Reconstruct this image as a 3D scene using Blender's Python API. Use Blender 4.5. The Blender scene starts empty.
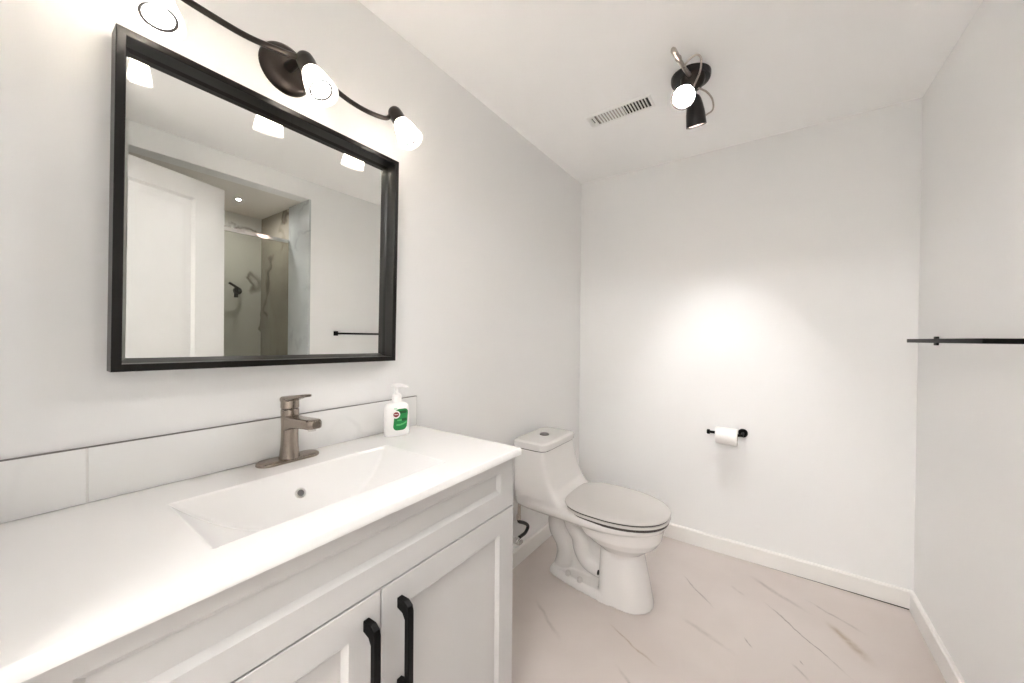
import bpy, bmesh, math, random
from mathutils import Vector, Matrix
random.seed(4)
PI = math.pi
SC = bpy.context.scene
COL = SC.collection

# ------------------------------------------------------------------ camera, world, light, exposure
W, D, H = 1.592, 2.318, 2.231          # room: left wall x=0, right wall x=W, back wall y=D, ceiling z=H
NEAR = -0.025                          # inner face of the entry wall
cam_d = bpy.data.cameras.new('camera')
cam = bpy.data.objects.new('camera', cam_d)
COL.objects.link(cam)
SC.camera = cam
cam_d.sensor_fit = 'HORIZONTAL'
cam_d.sensor_width = 36.0
cam_d.lens = 365.62 / 1024 * 36.0
cam_d.clip_start = 0.01
YAW, PITCH, ROLL = 0.6168, -0.0093, 0.0082
Fv = Vector((-math.sin(YAW) * math.cos(PITCH), math.cos(YAW) * math.cos(PITCH), math.sin(PITCH)))
R0 = Vector((math.cos(YAW), math.sin(YAW), 0))
U0 = R0.cross(Fv)
Rv = R0 * math.cos(ROLL) + U0 * math.sin(ROLL)
Uv = -R0 * math.sin(ROLL) + U0 * math.cos(ROLL)
M = Matrix.Identity(4)
for i in range(3):
    M[i][0], M[i][1], M[i][2] = Rv[i], Uv[i], -Fv[i]
M[0][3], M[1][3], M[2][3] = 1.0712, 0.0, 1.1757
cam.matrix_world = M

world = bpy.data.worlds.new('world')
SC.world = world
world.use_nodes = True
world.node_tree.nodes['Background'].inputs[0].default_value = (1.0, 0.97, 0.94, 1)
world.node_tree.nodes['Background'].inputs[1].default_value = 0.3
VS = SC.view_settings
VS.view_transform = 'Standard'
VS.look = 'None'
VS.gamma = 1.0
VS.use_curve_mapping = False
VS.exposure = 3.5
SC.display_settings.display_device = 'sRGB'
SC.cycles.use_denoising = True
SC.cycles.max_bounces = 16
SC.cycles.diffuse_bounces = 10
SC.cycles.glossy_bounces = 6
SC.cycles.transparent_max_bounces = 12
VANITY_FACE, VANITY_BODY = 3.4, 6.5     # emission of the vanity bulbs (front lens, glass body)
SPOT_BACK = 600.0                          # emission of the spot bulb aimed at the back wall
SPOT_FACE = 330.0                          # emission of the ceiling spot bulbs
HALL_FILL = 7.2                                # emission of the added fill lamp in the hall, unseen behind the camera
SHOWER_SPOT = 230.0

# ------------------------------------------------------------------ materials
def mat(name, col, rough=0.5, metal=0.0, spec=0.5, bump=0.0, bscale=200, coat=0.0, emit=None, estr=0.0, noise=0.0, nscale=30):
    m = bpy.data.materials.new(name)
    m.use_nodes = True
    nt = m.node_tree
    b = nt.nodes['Principled BSDF']
    b.inputs['Base Color'].default_value = (*col, 1)
    b.inputs['Roughness'].default_value = rough
    b.inputs['Metallic'].default_value = metal
    b.inputs['Specular IOR Level'].default_value = spec
    b.inputs['Coat Weight'].default_value = coat
    if emit:
        b.inputs['Emission Color'].default_value = (*emit, 1)
        b.inputs['Emission Strength'].default_value = estr
    if bump or noise:
        g = nt.nodes.new('ShaderNodeNewGeometry')
        n = nt.nodes.new('ShaderNodeTexNoise')
        n.inputs['Scale'].default_value = bscale if bump else nscale
        n.inputs['Detail'].default_value = 4
        nt.links.new(g.outputs['Position'], n.inputs['Vector'])
        if bump:
            bp = nt.nodes.new('ShaderNodeBump')
            bp.inputs['Strength'].default_value = bump
            bp.inputs['Distance'].default_value = 0.002
            nt.links.new(n.outputs['Fac'], bp.inputs['Height'])
            nt.links.new(bp.outputs['Normal'], b.inputs['Normal'])
        if noise:
            mx = nt.nodes.new('ShaderNodeMix')
            mx.data_type = 'RGBA'
            mx.inputs[6].default_value = (*[c * (1 - noise) for c in col], 1)
            mx.inputs[7].default_value = (*[min(1, c * (1 + noise)) for c in col], 1)
            nt.links.new(n.outputs['Fac'], mx.inputs[0])
            nt.links.new(mx.outputs[2], b.inputs['Base Color'])
    return m

def math_node(nt, op, a, b=None, clamp=False):
    n = nt.nodes.new('ShaderNodeMath')
    n.operation = op
    n.use_clamp = clamp
    for k, v in ((0, a), (1, b)):
        if v is None:
            continue
        if isinstance(v, (int, float)):
            n.inputs[k].default_value = v
        else:
            nt.links.new(v, n.inputs[k])
    return n.outputs[0]

def vmath(nt, op, a, b=None):
    n = nt.nodes.new('ShaderNodeVectorMath')
    n.operation = op
    for k, v in ((0, a), (1, b)):
        if v is None:
            continue
        if isinstance(v, (tuple, list)):
            n.inputs[k].default_value = v
        else:
            nt.links.new(v, n.inputs[k])
    return n.outputs['Value'] if op in ('DOT_PRODUCT', 'LENGTH') else n.outputs['Vector']

def smooth(nt, x, lo, hi, a=0.0, b=1.0):
    n = nt.nodes.new('ShaderNodeMapRange')
    n.interpolation_type = 'SMOOTHSTEP'
    nt.links.new(x, n.inputs[0])
    n.inputs[1].default_value, n.inputs[2].default_value = lo, hi
    n.inputs[3].default_value, n.inputs[4].default_value = a, b
    return n.outputs[0]

def mixcol(nt, fac, a, b):
    n = nt.nodes.new('ShaderNodeMix')
    n.data_type = 'RGBA'
    for k, v in ((0, fac), (6, a), (7, b)):
        if isinstance(v, tuple):
            n.inputs[k].default_value = (*v, 1)
        elif isinstance(v, (int, float)):
            n.inputs[k].default_value = v
        else:
            nt.links.new(v, n.inputs[k])
    return n.outputs[2]

def noise_tex(nt, vec, scale, detail=4, rough=0.5, out='Fac'):
    n = nt.nodes.new('ShaderNodeTexNoise')
    n.inputs['Scale'].default_value = scale
    n.inputs['Detail'].default_value = detail
    n.inputs['Roughness'].default_value = rough
    nt.links.new(vec, n.inputs['Vector'])
    return n.outputs[out]

def marble(name, base, vein, scale, width, amount, rough=0.2, base2=None):
    m = bpy.data.materials.new(name)
    m.use_nodes = True
    nt = m.node_tree
    b = nt.nodes['Principled BSDF']
    b.inputs['Roughness'].default_value = rough
    pos = nt.nodes.new('ShaderNodeNewGeometry').outputs['Position']
    warp = vmath(nt, 'SUBTRACT', noise_tex(nt, pos, scale * 1.3, 4, 0.55, 'Color'), (0.5, 0.5, 0.5))
    sc_ = nt.nodes.new('ShaderNodeVectorMath')
    sc_.operation = 'SCALE'
    sc_.inputs['Scale'].default_value = 0.28
    nt.links.new(warp, sc_.inputs[0])
    p = vmath(nt, 'ADD', pos, sc_.outputs[0])
    f = math_node(nt, 'ABSOLUTE', math_node(nt, 'SUBTRACT', noise_tex(nt, p, scale, 2, 0.4), 0.5))
    v = smooth(nt, f, 0.0, width, 1.0, 0.0)
    mask = smooth(nt, noise_tex(nt, pos, scale * 0.9, 2), 0.42, 0.62)
    v = math_node(nt, 'MULTIPLY', math_node(nt, 'MULTIPLY', v, mask), amount)
    cloud = smooth(nt, noise_tex(nt, pos, scale * 0.7, 3), 0.35, 0.7)
    c = mixcol(nt, cloud, base, base2 or tuple(x * 0.85 for x in base))
    nt.links.new(mixcol(nt, v, c, vein), b.inputs['Base Color'])
    return m

def floor_material():
    m = bpy.data.materials.new('veined_white_marble_tile')
    m.use_nodes = True
    nt = m.node_tree
    b = nt.nodes['Principled BSDF']
    b.inputs['Roughness'].default_value = 0.32
    b.inputs['Specular IOR Level'].default_value = 0.4
    pos = nt.nodes.new('ShaderNodeNewGeometry').outputs['Position']
    w1 = vmath(nt, 'SUBTRACT', noise_tex(nt, pos, 6.0, 5, 0.6, 'Color'), (0.5, 0.5, 0.5))
    s1 = nt.nodes.new('ShaderNodeVectorMath')
    s1.operation = 'SCALE'
    s1.inputs['Scale'].default_value = 0.05
    nt.links.new(w1, s1.inputs[0])
    p = vmath(nt, 'ADD', pos, s1.outputs[0])
    base = mixcol(nt, smooth(nt, noise_tex(nt, pos, 2.2, 4), 0.35, 0.7), (0.64, 0.582, 0.550), (0.585, 0.525, 0.492))
    # faint streaks that all run the way the veins run
    dv = Vector((0.62, -0.78, 0)).normalized()
    nv = Vector((-dv.y, dv.x, 0))
    comb = nt.nodes.new('ShaderNodeCombineXYZ')
    nt.links.new(math_node(nt, 'MULTIPLY', vmath(nt, 'DOT_PRODUCT', p, tuple(dv)), 1.3), comb.inputs[0])
    nt.links.new(math_node(nt, 'MULTIPLY', vmath(nt, 'DOT_PRODUCT', p, tuple(nv)), 8.0), comb.inputs[1])
    st = smooth(nt, noise_tex(nt, comb.outputs[0], 1.0, 4, 0.6), 0.56, 0.75, 0.0, 0.35)
    colr = mixcol(nt, st, base, (0.60, 0.55, 0.52))
    veins = [  # start, end, half width, strength, colour
        ((1.055, 1.998), (1.335, 1.69), 0.0055, 0.75, 0), ((0.99, 2.172), (1.234, 2.016), 0.016, 0.35, 0),
        ((1.215, 2.126), (1.41, 2.0), 0.010, 0.40, 0), ((1.27, 2.008), (1.40, 1.825), 0.026, 0.62, 1),
        ((1.000, 1.707), (1.026, 1.668), 0.005, 0.85, 0), ((0.715, 1.985), (0.89, 1.806), 0.006, 0.5, 0),
        ((0.77, 1.675), (0.99, 1.588), 0.014, 0.22, 0), ((1.145, 1.671), (1.20, 1.618), 0.008, 0.35, 0),
        ((0.53, 1.463), (0.765, 1.37), 0.007, 0.55, 1), ((0.21, 1.41), (0.43, 1.256), 0.012, 0.25, 0),
        ((1.172, 1.696), (1.176, 1.691), 0.003, 0.9, 0), ((0.62, 1.30), (0.95, 1.05), 0.010, 0.4, 0),
        ((1.40, 1.72), (1.56, 1.48), 0.008, 0.4, 0), ((1.05, 1.35), (1.35, 1.02), 0.012, 0.4, 1),
        ((0.93, 2.03), (0.985, 1.985), 0.012, 0.22, 0)]
    cols = [(0.27, 0.235, 0.215), (0.37, 0.29, 0.22)]
    for a, e, wd, s, ci in veins:
        a, e = Vector((*a, 0)), Vector((*e, 0))
        L = (e - a).length
        d = (e - a) / L
        n = Vector((-d.y, d.x, 0))
        q = vmath(nt, 'SUBTRACT', p, tuple(a))
        t = vmath(nt, 'DOT_PRODUCT', q, tuple(d))
        o = math_node(nt, 'ABSOLUTE', vmath(nt, 'DOT_PRODUCT', q, tuple(n)))
        v = smooth(nt, o, 0.0, wd, min(1.0, s * 1.45), 0.0)
        v = math_node(nt, 'MULTIPLY', v, smooth(nt, t, -0.01, 0.3 * L))
        v = math_node(nt, 'MULTIPLY', v, smooth(nt, t, 0.55 * L, L + 0.01, 1.0, 0.0))
        v = math_node(nt, 'MULTIPLY', v, smooth(nt, noise_tex(nt, pos, 28.0, 3), 0.25, 0.6, 0.35, 1.0))
        colr = mixcol(nt, v, colr, cols[ci])
    nt.links.new(colr, b.inputs['Base Color'])
    return m

def frosted_glass():
    m = bpy.data.materials.new('frosted_white_glass')
    m.use_nodes = True
    nt = m.node_tree
    b = nt.nodes['Principled BSDF']
    b.inputs['Base Color'].default_value = (0.93, 0.91, 0.88, 1)
    b.inputs['Roughness'].default_value = 0.25
    tr = nt.nodes.new('ShaderNodeBsdfTranslucent')
    tr.inputs[0].default_value = (0.95, 0.92, 0.88, 1)
    mx = nt.nodes.new('ShaderNodeMixShader')
    mx.inputs[0].default_value = 0.5
    nt.links.new(b.outputs[0], mx.inputs[1])
    nt.links.new(tr.outputs[0], mx.inputs[2])
    nt.links.new(mx.outputs[0], nt.nodes['Material Output'].inputs[0])
    return m

def clear_glass():
    m = bpy.data.materials.new('smoky_shower_glass')
    m.use_nodes = True
    nt = m.node_tree
    tr = nt.nodes.new('ShaderNodeBsdfTransparent')
    tr.inputs[0].default_value = (0.80, 0.80, 0.76, 1)
    gl = nt.nodes.new('ShaderNodeBsdfGlossy')
    gl.inputs['Roughness'].default_value = 0.015
    fr = nt.nodes.new('ShaderNodeFresnel')
    gb = nt.nodes.new('ShaderNodeNewGeometry').outputs['Backfacing']
    nt.links.new(math_node(nt, 'SUBTRACT', 1.5, math_node(nt, 'MULTIPLY', gb, 1.5 - 1 / 1.5)), fr.inputs[0])
    mx = nt.nodes.new('ShaderNodeMixShader')
    nt.links.new(fr.outputs[0], mx.inputs[0])
    nt.links.new(tr.outputs[0], mx.inputs[1])
    nt.links.new(gl.outputs[0], mx.inputs[2])
    nt.links.new(mx.outputs[0], nt.nodes['Material Output'].inputs[0])
    return m

def brushed(name, col, rough, axis_scale):
    m = mat(name, col, rough, 1.0)
    nt = m.node_tree
    b = nt.nodes['Principled BSDF']
    tc = nt.nodes.new('ShaderNodeTexCoord')
    p = vmath(nt, 'MULTIPLY', tc.outputs['Object'], axis_scale)
    n = noise_tex(nt, p, 60.0, 2)
    nt.links.new(smooth(nt, n, 0.2, 0.8, rough - 0.06, rough + 0.08), b.inputs['Roughness'])
    return m

MT = dict(
    wall=mat('light_grey_wall_paint', (0.84, 0.841, 0.836), 0.55, spec=0.3, bump=0.06, bscale=350),
    ceiling=mat('white_ceiling_paint', (0.95, 0.95, 0.946), 0.7, spec=0.2, bump=0.05, bscale=300),
    trim=mat('white_trim_paint', (0.84, 0.825, 0.80), 0.3, spec=0.5, noise=0.01),
    floor=floor_material(),
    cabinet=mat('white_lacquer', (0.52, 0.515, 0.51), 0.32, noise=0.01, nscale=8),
    gap=mat('dark_gap_shade', (0.05, 0.048, 0.045), 0.8, noise=0.1),  # dark colour standing in for shade inside narrow gaps
    ceramic=mat('white_glazed_ceramic', (0.75, 0.74, 0.73), 0.12, coat=0.3, noise=0.008, nscale=4),
    porcelain=mat('white_toilet_porcelain', (0.73, 0.712, 0.695), 0.14, coat=0.4, noise=0.008, nscale=4),
    seat=mat('white_seat_plastic', (0.63, 0.605, 0.583), 0.22, noise=0.008, nscale=4),
    tile=marble('pale_grey_glazed_tile', (0.80, 0.80, 0.79), (0.62, 0.62, 0.61), 2.4, 0.02, 0.5, 0.16, (0.84, 0.835, 0.825)),
    nickel=mat('brushed_bronze_nickel', (0.36, 0.305, 0.26), 0.27, 1.0, noise=0.04, nscale=15),
    chrome=mat('polished_chrome', (0.80, 0.79, 0.77), 0.12, 1.0, noise=0.02),
    steel=brushed('brushed_steel', (0.55, 0.50, 0.45), 0.30, (1.0, 1.0, 10.0)),
    black=mat('matt_black_metal', (0.003, 0.0027, 0.0027), 0.45, spec=0.1, noise=0.15),
    frame=mat('black_bronze_frame_paint', (0.009, 0.0074, 0.0062), 0.30, spec=0.25, noise=0.25, nscale=12),
    bronze=mat('oil_rubbed_bronze', (0.045, 0.036, 0.031), 0.32, 0.75, noise=0.2, nscale=40),
    shade_black=mat('satin_black_spot_paint', (0.018, 0.016, 0.015), 0.28, 0.2, noise=0.15),
    mirror=mat('silvered_mirror', (0.91, 0.92, 0.90), 0.004, 1.0),
    frost=frosted_glass(),
    bulb=mat('glowing_bulb_glass', (0.95, 0.93, 0.9), 0.3, emit=(1.0, 0.983, 0.966), estr=VANITY_BODY, noise=0.01),
    bulb_lens=mat('glowing_bulb_lens', (0.95, 0.93, 0.9), 0.3, emit=(1.0, 0.983, 0.966), estr=VANITY_FACE, noise=0.01),
    spot_lens=mat('glowing_spot_lens', (0.95, 0.93, 0.9), 0.3, emit=(1.0, 0.983, 0.966), estr=SPOT_FACE, noise=0.01),
    reflector=mat('pale_pink_reflector', (0.14, 0.105, 0.095), 0.25, 0.3, noise=0.02),
    spot_lens_back=mat('glowing_wall_spot_lens', (0.95, 0.93, 0.9), 0.3, emit=(1.0, 0.983, 0.966), estr=SPOT_BACK, noise=0.01),
    ring=mat('grey_lamp_ring', (0.05, 0.042, 0.038), 0.35, 0.4, noise=0.05),
    hall_fill=mat('glowing_hall_fill', (0.9, 0.9, 0.9), 0.5, emit=(1.0, 0.983, 0.966), estr=HALL_FILL, noise=0.01),
    shower_lamp=mat('glowing_downlight_lens', (0.9, 0.9, 0.9), 0.5, emit=(1.0, 0.965, 0.92), estr=SHOWER_SPOT, noise=0.01),
    paper=mat('white_tissue_paper', (0.92, 0.90, 0.885), 0.9, spec=0.1, bump=0.3, bscale=500),
    card=mat('brown_card_core', (0.42, 0.30, 0.20), 0.9, noise=0.1),
    vent=mat('white_vent_enamel', (0.90, 0.895, 0.885), 0.4, noise=0.01),
    void=mat('black_duct_inside', (0.006, 0.006, 0.006), 0.9, noise=0.1),
    louver_grey=mat('taupe_louver_enamel', (0.36, 0.325, 0.29), 0.5, noise=0.05),
    soap=mat('white_soap_plastic', (0.90, 0.885, 0.875), 0.28, noise=0.008),
    label_green=mat('green_label_ink', (0.012, 0.235, 0.055), 0.35, noise=0.25, nscale=60),
    label_light=mat('light_green_label_ink', (0.11, 0.50, 0.16), 0.35, noise=0.1),
    label_dark=mat('dark_green_label_ink', (0.004, 0.085, 0.018), 0.35, noise=0.1),
    label_mint=mat('mint_label_ink', (0.45, 0.72, 0.52), 0.35, noise=0.05),
    emblem_red=mat('dark_red_emblem_ink', (0.24, 0.022, 0.025), 0.35, noise=0.1),
    emblem_white=mat('white_emblem_ink', (0.88, 0.86, 0.84), 0.35, noise=0.02),
    hose=mat('black_rubber_hose', (0.012, 0.012, 0.012), 0.45, noise=0.2),
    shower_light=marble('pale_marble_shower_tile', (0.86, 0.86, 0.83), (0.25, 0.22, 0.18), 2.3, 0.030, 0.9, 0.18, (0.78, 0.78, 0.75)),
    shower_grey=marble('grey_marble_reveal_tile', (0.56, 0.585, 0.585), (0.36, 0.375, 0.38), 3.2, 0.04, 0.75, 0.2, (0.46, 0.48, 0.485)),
    shower_shaded=marble('shaded_marble_shower_tile', (0.47, 0.43, 0.36), (0.15, 0.125, 0.095), 2.8, 0.045, 0.9, 0.2, (0.36, 0.325, 0.27)),  # darker marble: the shade inside the shower is put into its colour
    shower_ceiling=mat('taupe_shower_ceiling_paint', (0.74, 0.71, 0.66), 0.6, noise=0.03, nscale=3),
    shower_glass=clear_glass(),
)

# ------------------------------------------------------------------ mesh helpers
def box(bm, lo, hi, bev=0.0, seg=2):
    x0, y0, z0 = lo
    x1, y1, z1 = hi
    v = [bm.verts.new(p) for p in ((x0, y0, z0), (x1, y0, z0), (x1, y1, z0), (x0, y1, z0),
                                   (x0, y0, z1), (x1, y0, z1), (x1, y1, z1), (x0, y1, z1))]
    fs = [bm.faces.new([v[i] for i in q]) for q in ((0, 3, 2, 1), (4, 5, 6, 7), (0, 1, 5, 4), (1, 2, 6, 5), (2, 3, 7, 6), (3, 0, 4, 7))]
    if bev:
        es = list({e for f in fs for e in f.edges})
        bmesh.ops.bevel(bm, geom=es, offset=bev, segments=seg, profile=0.5, affect='EDGES')
    return v

def loft(bm, loops, cap0=True, cap1=True, closed=True):
    rings = [[bm.verts.new(p) for p in lp] for lp in loops]
    n = len(rings[0])
    for a, b in zip(rings, rings[1:]):
        for i in range(n if closed else n - 1):
            j = (i + 1) % n
            bm.faces.new((a[i], a[j], b[j], b[i]))
    if cap0:
        bm.faces.new(list(reversed(rings[0])))
    if cap1:
        bm.faces.new(rings[-1])
    return rings

def frame_axes(d):
    d = Vector(d).normalized()
    u = d.cross(Vector((0, 0, 1)))
    if u.length < 1e-4:
        u = Vector((1, 0, 0))
    u.normalize()
    return d, u, d.cross(u)

def tube(bm, pts, r, n=12, cap=True):
    pts = [Vector(p) for p in pts]
    rs = r if isinstance(r, (list, tuple)) else [r] * len(pts)
    loops, prev = [], None
    for i, p in enumerate(pts):
        d = (pts[min(i + 1, len(pts) - 1)] - pts[max(i - 1, 0)]).normalized()
        if prev is None:
            _, u, _ = frame_axes(d)
        else:
            u = (prev - d * prev.dot(d)).normalized()
        prev = u
        w = d.cross(u)
        loops.append([p + (u * math.cos(a) + w * math.sin(a)) * rs[i] for a in (2 * PI * k / n for k in range(n))])
    loft(bm, loops, cap, cap)

def spline(ctrl, n=8):
    P = [Vector(c) for c in ctrl]
    P = [P[0] * 2 - P[1]] + P + [P[-1] * 2 - P[-2]]
    out = []
    for i in range(1, len(P) - 2):
        for k in range(n):
            t = k / n
            a, b, c, d = P[i - 1], P[i], P[i + 1], P[i + 2]
            out.append(0.5 * ((2 * b) + (c - a) * t + (2 * a - 5 * b + 4 * c - d) * t * t + (3 * b - a - 3 * c + d) * t ** 3))
    out.append(P[-2])
    return out

def lathe(bm, prof, org, axis, n=32, cap0=False, cap1=False):
    d, u, w = frame_axes(axis)
    org = Vector(org)
    loops = [[org + d * h + (u * math.cos(a) + w * math.sin(a)) * max(r, 1e-5) for a in (2 * PI * k / n for k in range(n))] for r, h in prof]
    loft(bm, loops, cap0, cap1)

def egg(xm, x0, x1, hw, nr, nf, z, cy=0.0, n=64):
    out = []
    for k in range(n):
        a = 2 * PI * k / n
        c, s = math.cos(a), math.sin(a)
        e = nf if c >= 0 else nr
        rx = (x1 - xm) if c >= 0 else (xm - x0)
        out.append((xm + math.copysign(abs(c) ** (2 / e), c) * rx, cy + math.copysign(abs(s) ** (2 / e), s) * hw, z))
    return out

def rrect(cx, cy, hx, hy, r, n=6):
    out = []
    for qx, qy, a0 in ((1, 1, 0), (-1, 1, PI / 2), (-1, -1, PI), (1, -1, 1.5 * PI)):
        for k in range(n + 1):
            a = a0 + PI / 2 * k / n
            out.append((cx + qx * (hx - r) + r * math.cos(a), cy + qy * (hy - r) + r * math.sin(a)))
    return out

def prism(bm, outline, ax, a, b, bev=0.0, seg=2):
    """outline: 2-D points in the two axes other than ax, extruded from a to b along ax."""
    def P(p, t):
        q = [0, 0, 0]
        o = [i for i in range(3) if i != ax]
        q[o[0]], q[o[1]], q[ax] = p[0], p[1], t
        return q
    v0 = [bm.verts.new(P(p, a)) for p in outline]
    v1 = [bm.verts.new(P(p, b)) for p in outline]
    n = len(outline)
    fs = [bm.faces.new(v0[::-1]), bm.faces.new(v1)]
    for i in range(n):
        j = (i + 1) % n
        bm.faces.new((v0[i], v0[j], v1[j], v1[i]))
    if bev:
        es = list({e for f in fs for e in f.edges})
        bmesh.ops.bevel(bm, geom=es, offset=bev, segments=seg, profile=0.5, affect='EDGES')

def BM():
    return bmesh.new()

def obj(name, bm, m, parent=None, ang=35, mods=None):
    bmesh.ops.recalc_face_normals(bm, faces=bm.faces[:])
    if parent is not None:
        o_ = Vector(parent.get('_o', (0, 0, 0)))
        bmesh.ops.translate(bm, verts=bm.verts[:], vec=-o_)
    me = bpy.data.meshes.new(name)
    bm.to_mesh(me)
    bm.free()
    me.materials.append(m)
    for p in me.polygons:
        p.use_smooth = True
    me.set_sharp_from_angle(angle=math.radians(ang))
    o = bpy.data.objects.new(name, me)
    COL.objects.link(o)
    if parent is not None:
        o.parent = parent
        o['_o'] = parent.get('_o', (0, 0, 0))
    return o

def thing(name, label, cat, loc, group=None):
    o = bpy.data.objects.new(name, None)
    o.empty_display_size = 0.05
    COL.objects.link(o)
    o.location = loc
    o['_o'] = tuple(loc)
    o['label'] = label
    o['category'] = cat
    if group:
        o['group'] = group
    return o

def struct(name, bm, m, parent=None, label=None, cat=None, ang=35):
    o = obj(name, bm, m, parent, ang)
    if parent is None:
        o['kind'] = 'structure'
        if label:
            o['label'] = label
            o['category'] = cat
    return o

# ------------------------------------------------------------------ the room
T = 0.11
ALC_Y, ALC_Z, ALC_X = 1.275, 2.108, 2.42      # shower alcove beyond the right wall
ALC_Y0 = 0.02
DOOR_X0, DOOR_X1, DOOR_Z = 0.475, 1.245, 2.04
HY = -1.75

b = BM(); box(b, (-T, HY, -0.06), (W + 0.9, D + T, 0.0))
struct('floor', b, MT['floor'], label='white marble look floor tile with thin brown grey veins', cat='floor')
b = BM(); box(b, (-T, HY, H), (W + 0.9, D + T, H + 0.08))
struct('ceiling', b, MT['ceiling'], label='plain white bathroom ceiling with vent and spotlights', cat='ceiling')
b = BM(); box(b, (-T, HY, 0.0), (0.0, D + T, H))
struct('wall_left', b, MT['wall'], label='light grey wall behind mirror, vanity and toilet', cat='wall')
b = BM(); box(b, (0.0, D, 0.0), (W + T, D + T, H))
struct('wall_back', b, MT['wall'], label='light grey wall holding the toilet paper', cat='wall')
b = BM()
box(b, (W, ALC_Y, 0.0), (W + T, D, H))
box(b, (W, ALC_Y0, ALC_Z), (W + T, ALC_Y, H))
box(b, (W, NEAR - T, 0.0), (W + T, ALC_Y0, H))
struct('wall_right', b, MT['wall'], label='light grey wall with black towel bar and shower opening', cat='wall')
b = BM()
box(b, (0.0, NEAR - T, 0.0), (DOOR_X0, NEAR, H))
box(b, (DOOR_X1, NEAR - T, 0.0), (W, NEAR, H))
box(b, (DOOR_X0, NEAR - T, DOOR_Z), (DOOR_X1, NEAR, H))
struct('wall_near', b, MT['wall'], label='light grey wall around the bathroom doorway', cat='wall')
b = BM()
box(b, (-T, HY - T, 0.0), (W + 0.9, HY, H))
box(b, (W + 0.9, HY - T, 0.0), (W + 1.0, NEAR, H))
struct('wall_hall', b, MT['wall'], label='light grey hallway wall outside the doorway', cat='wall')
# shower alcove shell
b = BM(); box(b, (ALC_X, ALC_Y0, 0.0), (ALC_X + 0.06, ALC_Y, ALC_Z))
struct('wall_shower_back', b, MT['shower_light'], label='pale marble tiled rear wall of the shower', cat='wall')
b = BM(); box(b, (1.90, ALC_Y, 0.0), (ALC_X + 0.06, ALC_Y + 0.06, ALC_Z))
struct('wall_shower_end', b, MT['shower_shaded'], label='marble end wall behind shower glass, shade put in its colour', cat='wall')
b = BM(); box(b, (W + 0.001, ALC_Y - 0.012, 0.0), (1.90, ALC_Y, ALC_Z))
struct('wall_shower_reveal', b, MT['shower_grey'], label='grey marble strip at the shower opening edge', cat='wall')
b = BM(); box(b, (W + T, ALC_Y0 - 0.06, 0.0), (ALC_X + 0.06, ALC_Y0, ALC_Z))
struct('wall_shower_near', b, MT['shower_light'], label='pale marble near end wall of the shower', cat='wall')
b = BM(); box(b, (W + T, ALC_Y0 - 0.06, ALC_Z), (ALC_X + 0.06, ALC_Y + 0.06, ALC_Z + 0.06))
struct('ceiling_shower', b, MT['shower_ceiling'], label='taupe lowered ceiling inside the shower alcove', cat='ceiling')

# baseboards
BH, BT = 0.084, 0.014
def base_profile(z0):
    return [(0, z0), (BT, z0), (BT, BH - 0.006), (BT - 0.005, BH), (0, BH)]
b = BM()   # back wall: lifts off the floor a little to the right, leaving the dark crack
for x0, x1, za, zb in ((0.0, 0.80, 0.0, 0.0), (0.80, W, 0.0, 0.0065)):
    l0 = [(x0, D - d, z if z > 0 else za) for d, z in base_profile(0)]
    l1 = [(x1, D - d, z if z > 0 else zb) for d, z in base_profile(0)]
    loft(b, [l0, l1])
struct('baseboard_back', b, MT['trim'], label='white baseboard below the toilet paper wall', cat='baseboard')
b = BM()
loft(b, [[(W - d, y, z) for d, z in base_profile(0)] for y in (ALC_Y + 0.004, D - BT)])
struct('baseboard_right', b, MT['trim'], label='white baseboard below the towel bar', cat='baseboard')
b = BM()
loft(b, [[(d, y, z) for d, z in base_profile(0)] for y in (0.90, D - BT)])
struct('baseboard_left', b, MT['trim'], label='white baseboard behind the toilet', cat='baseboard')
# dark strip painted as the shade in the crack under the back baseboard
b = BM(); box(b, (0.80, D - 0.011, 0.0), (W - BT, D, 0.0005))
struct('trim_gap', b, MT['gap'], label='dark strip as shade in the crack under the back baseboard', cat='gap')

# door casing on the entry wall and the open door
b = BM()
for x0, x1, z0, z1 in ((DOOR_X0 - 0.0, DOOR_X0 + 0.016, 0, DOOR_Z - 0.016), (DOOR_X1 - 0.016, DOOR_X1, 0, DOOR_Z - 0.016), (DOOR_X0, DOOR_X1, DOOR_Z - 0.016, DOOR_Z)):
    box(b, (x0, NEAR - T, z0), (x1, NEAR - 0.001, z1), 0.001, 1)
box(b, (DOOR_X1, NEAR, 0), (DOOR_X1 + 0.065, NEAR + 0.014, DOOR_Z + 0.065), 0.003, 1)
struct('trim_doorway', b, MT['trim'], label='white casing around the bathroom doorway', cat='casing')

DW, DH, DT = 0.76, 1.985, 0.036
hinge = Vector((1.252, 0.042, 0.0))
ddir = Vector((1.5 - 1.239, 0.744 - 0.03, 0)).normalized()
door = thing('door_1', 'open white panelled door reflected in the mirror', 'door', (0, 0, 0))
door['kind'] = 'structure'
def door_pt(u, z, t):
    nrm = Vector((ddir.y, -ddir.x, 0))       # away from the mirror
    p = hinge + ddir * u + nrm * t
    return (p.x, p.y, z)
def door_face(bm, sgn):
    t0 = 0.0 if sgn < 0 else DT
    for (z0, z1) in ((0.22, 0.84), (0.98, DH - 0.105)):
        def ring(i, dep):
            t = t0 + (-sgn) * dep
            return [door_pt(u, z, t) for u, z in ((0.155 + i, z0 + i), (DW - 0.155 - i, z0 + i), (DW - 0.155 - i, z1 - i), (0.155 + i, z1 - i))]
        loft(bm, [ring(-0.004, -0.0004), ring(0.010, 0.010), ring(0.022, 0.010), ring(0.045, 0.004), ring(0.06, 0.004)], False, True)
b = BM()
us = [0, 0.151, DW - 0.151, DW]
zs = [0.008, 0.216, 0.844, 0.976, DH - 0.101, DH]
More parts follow.
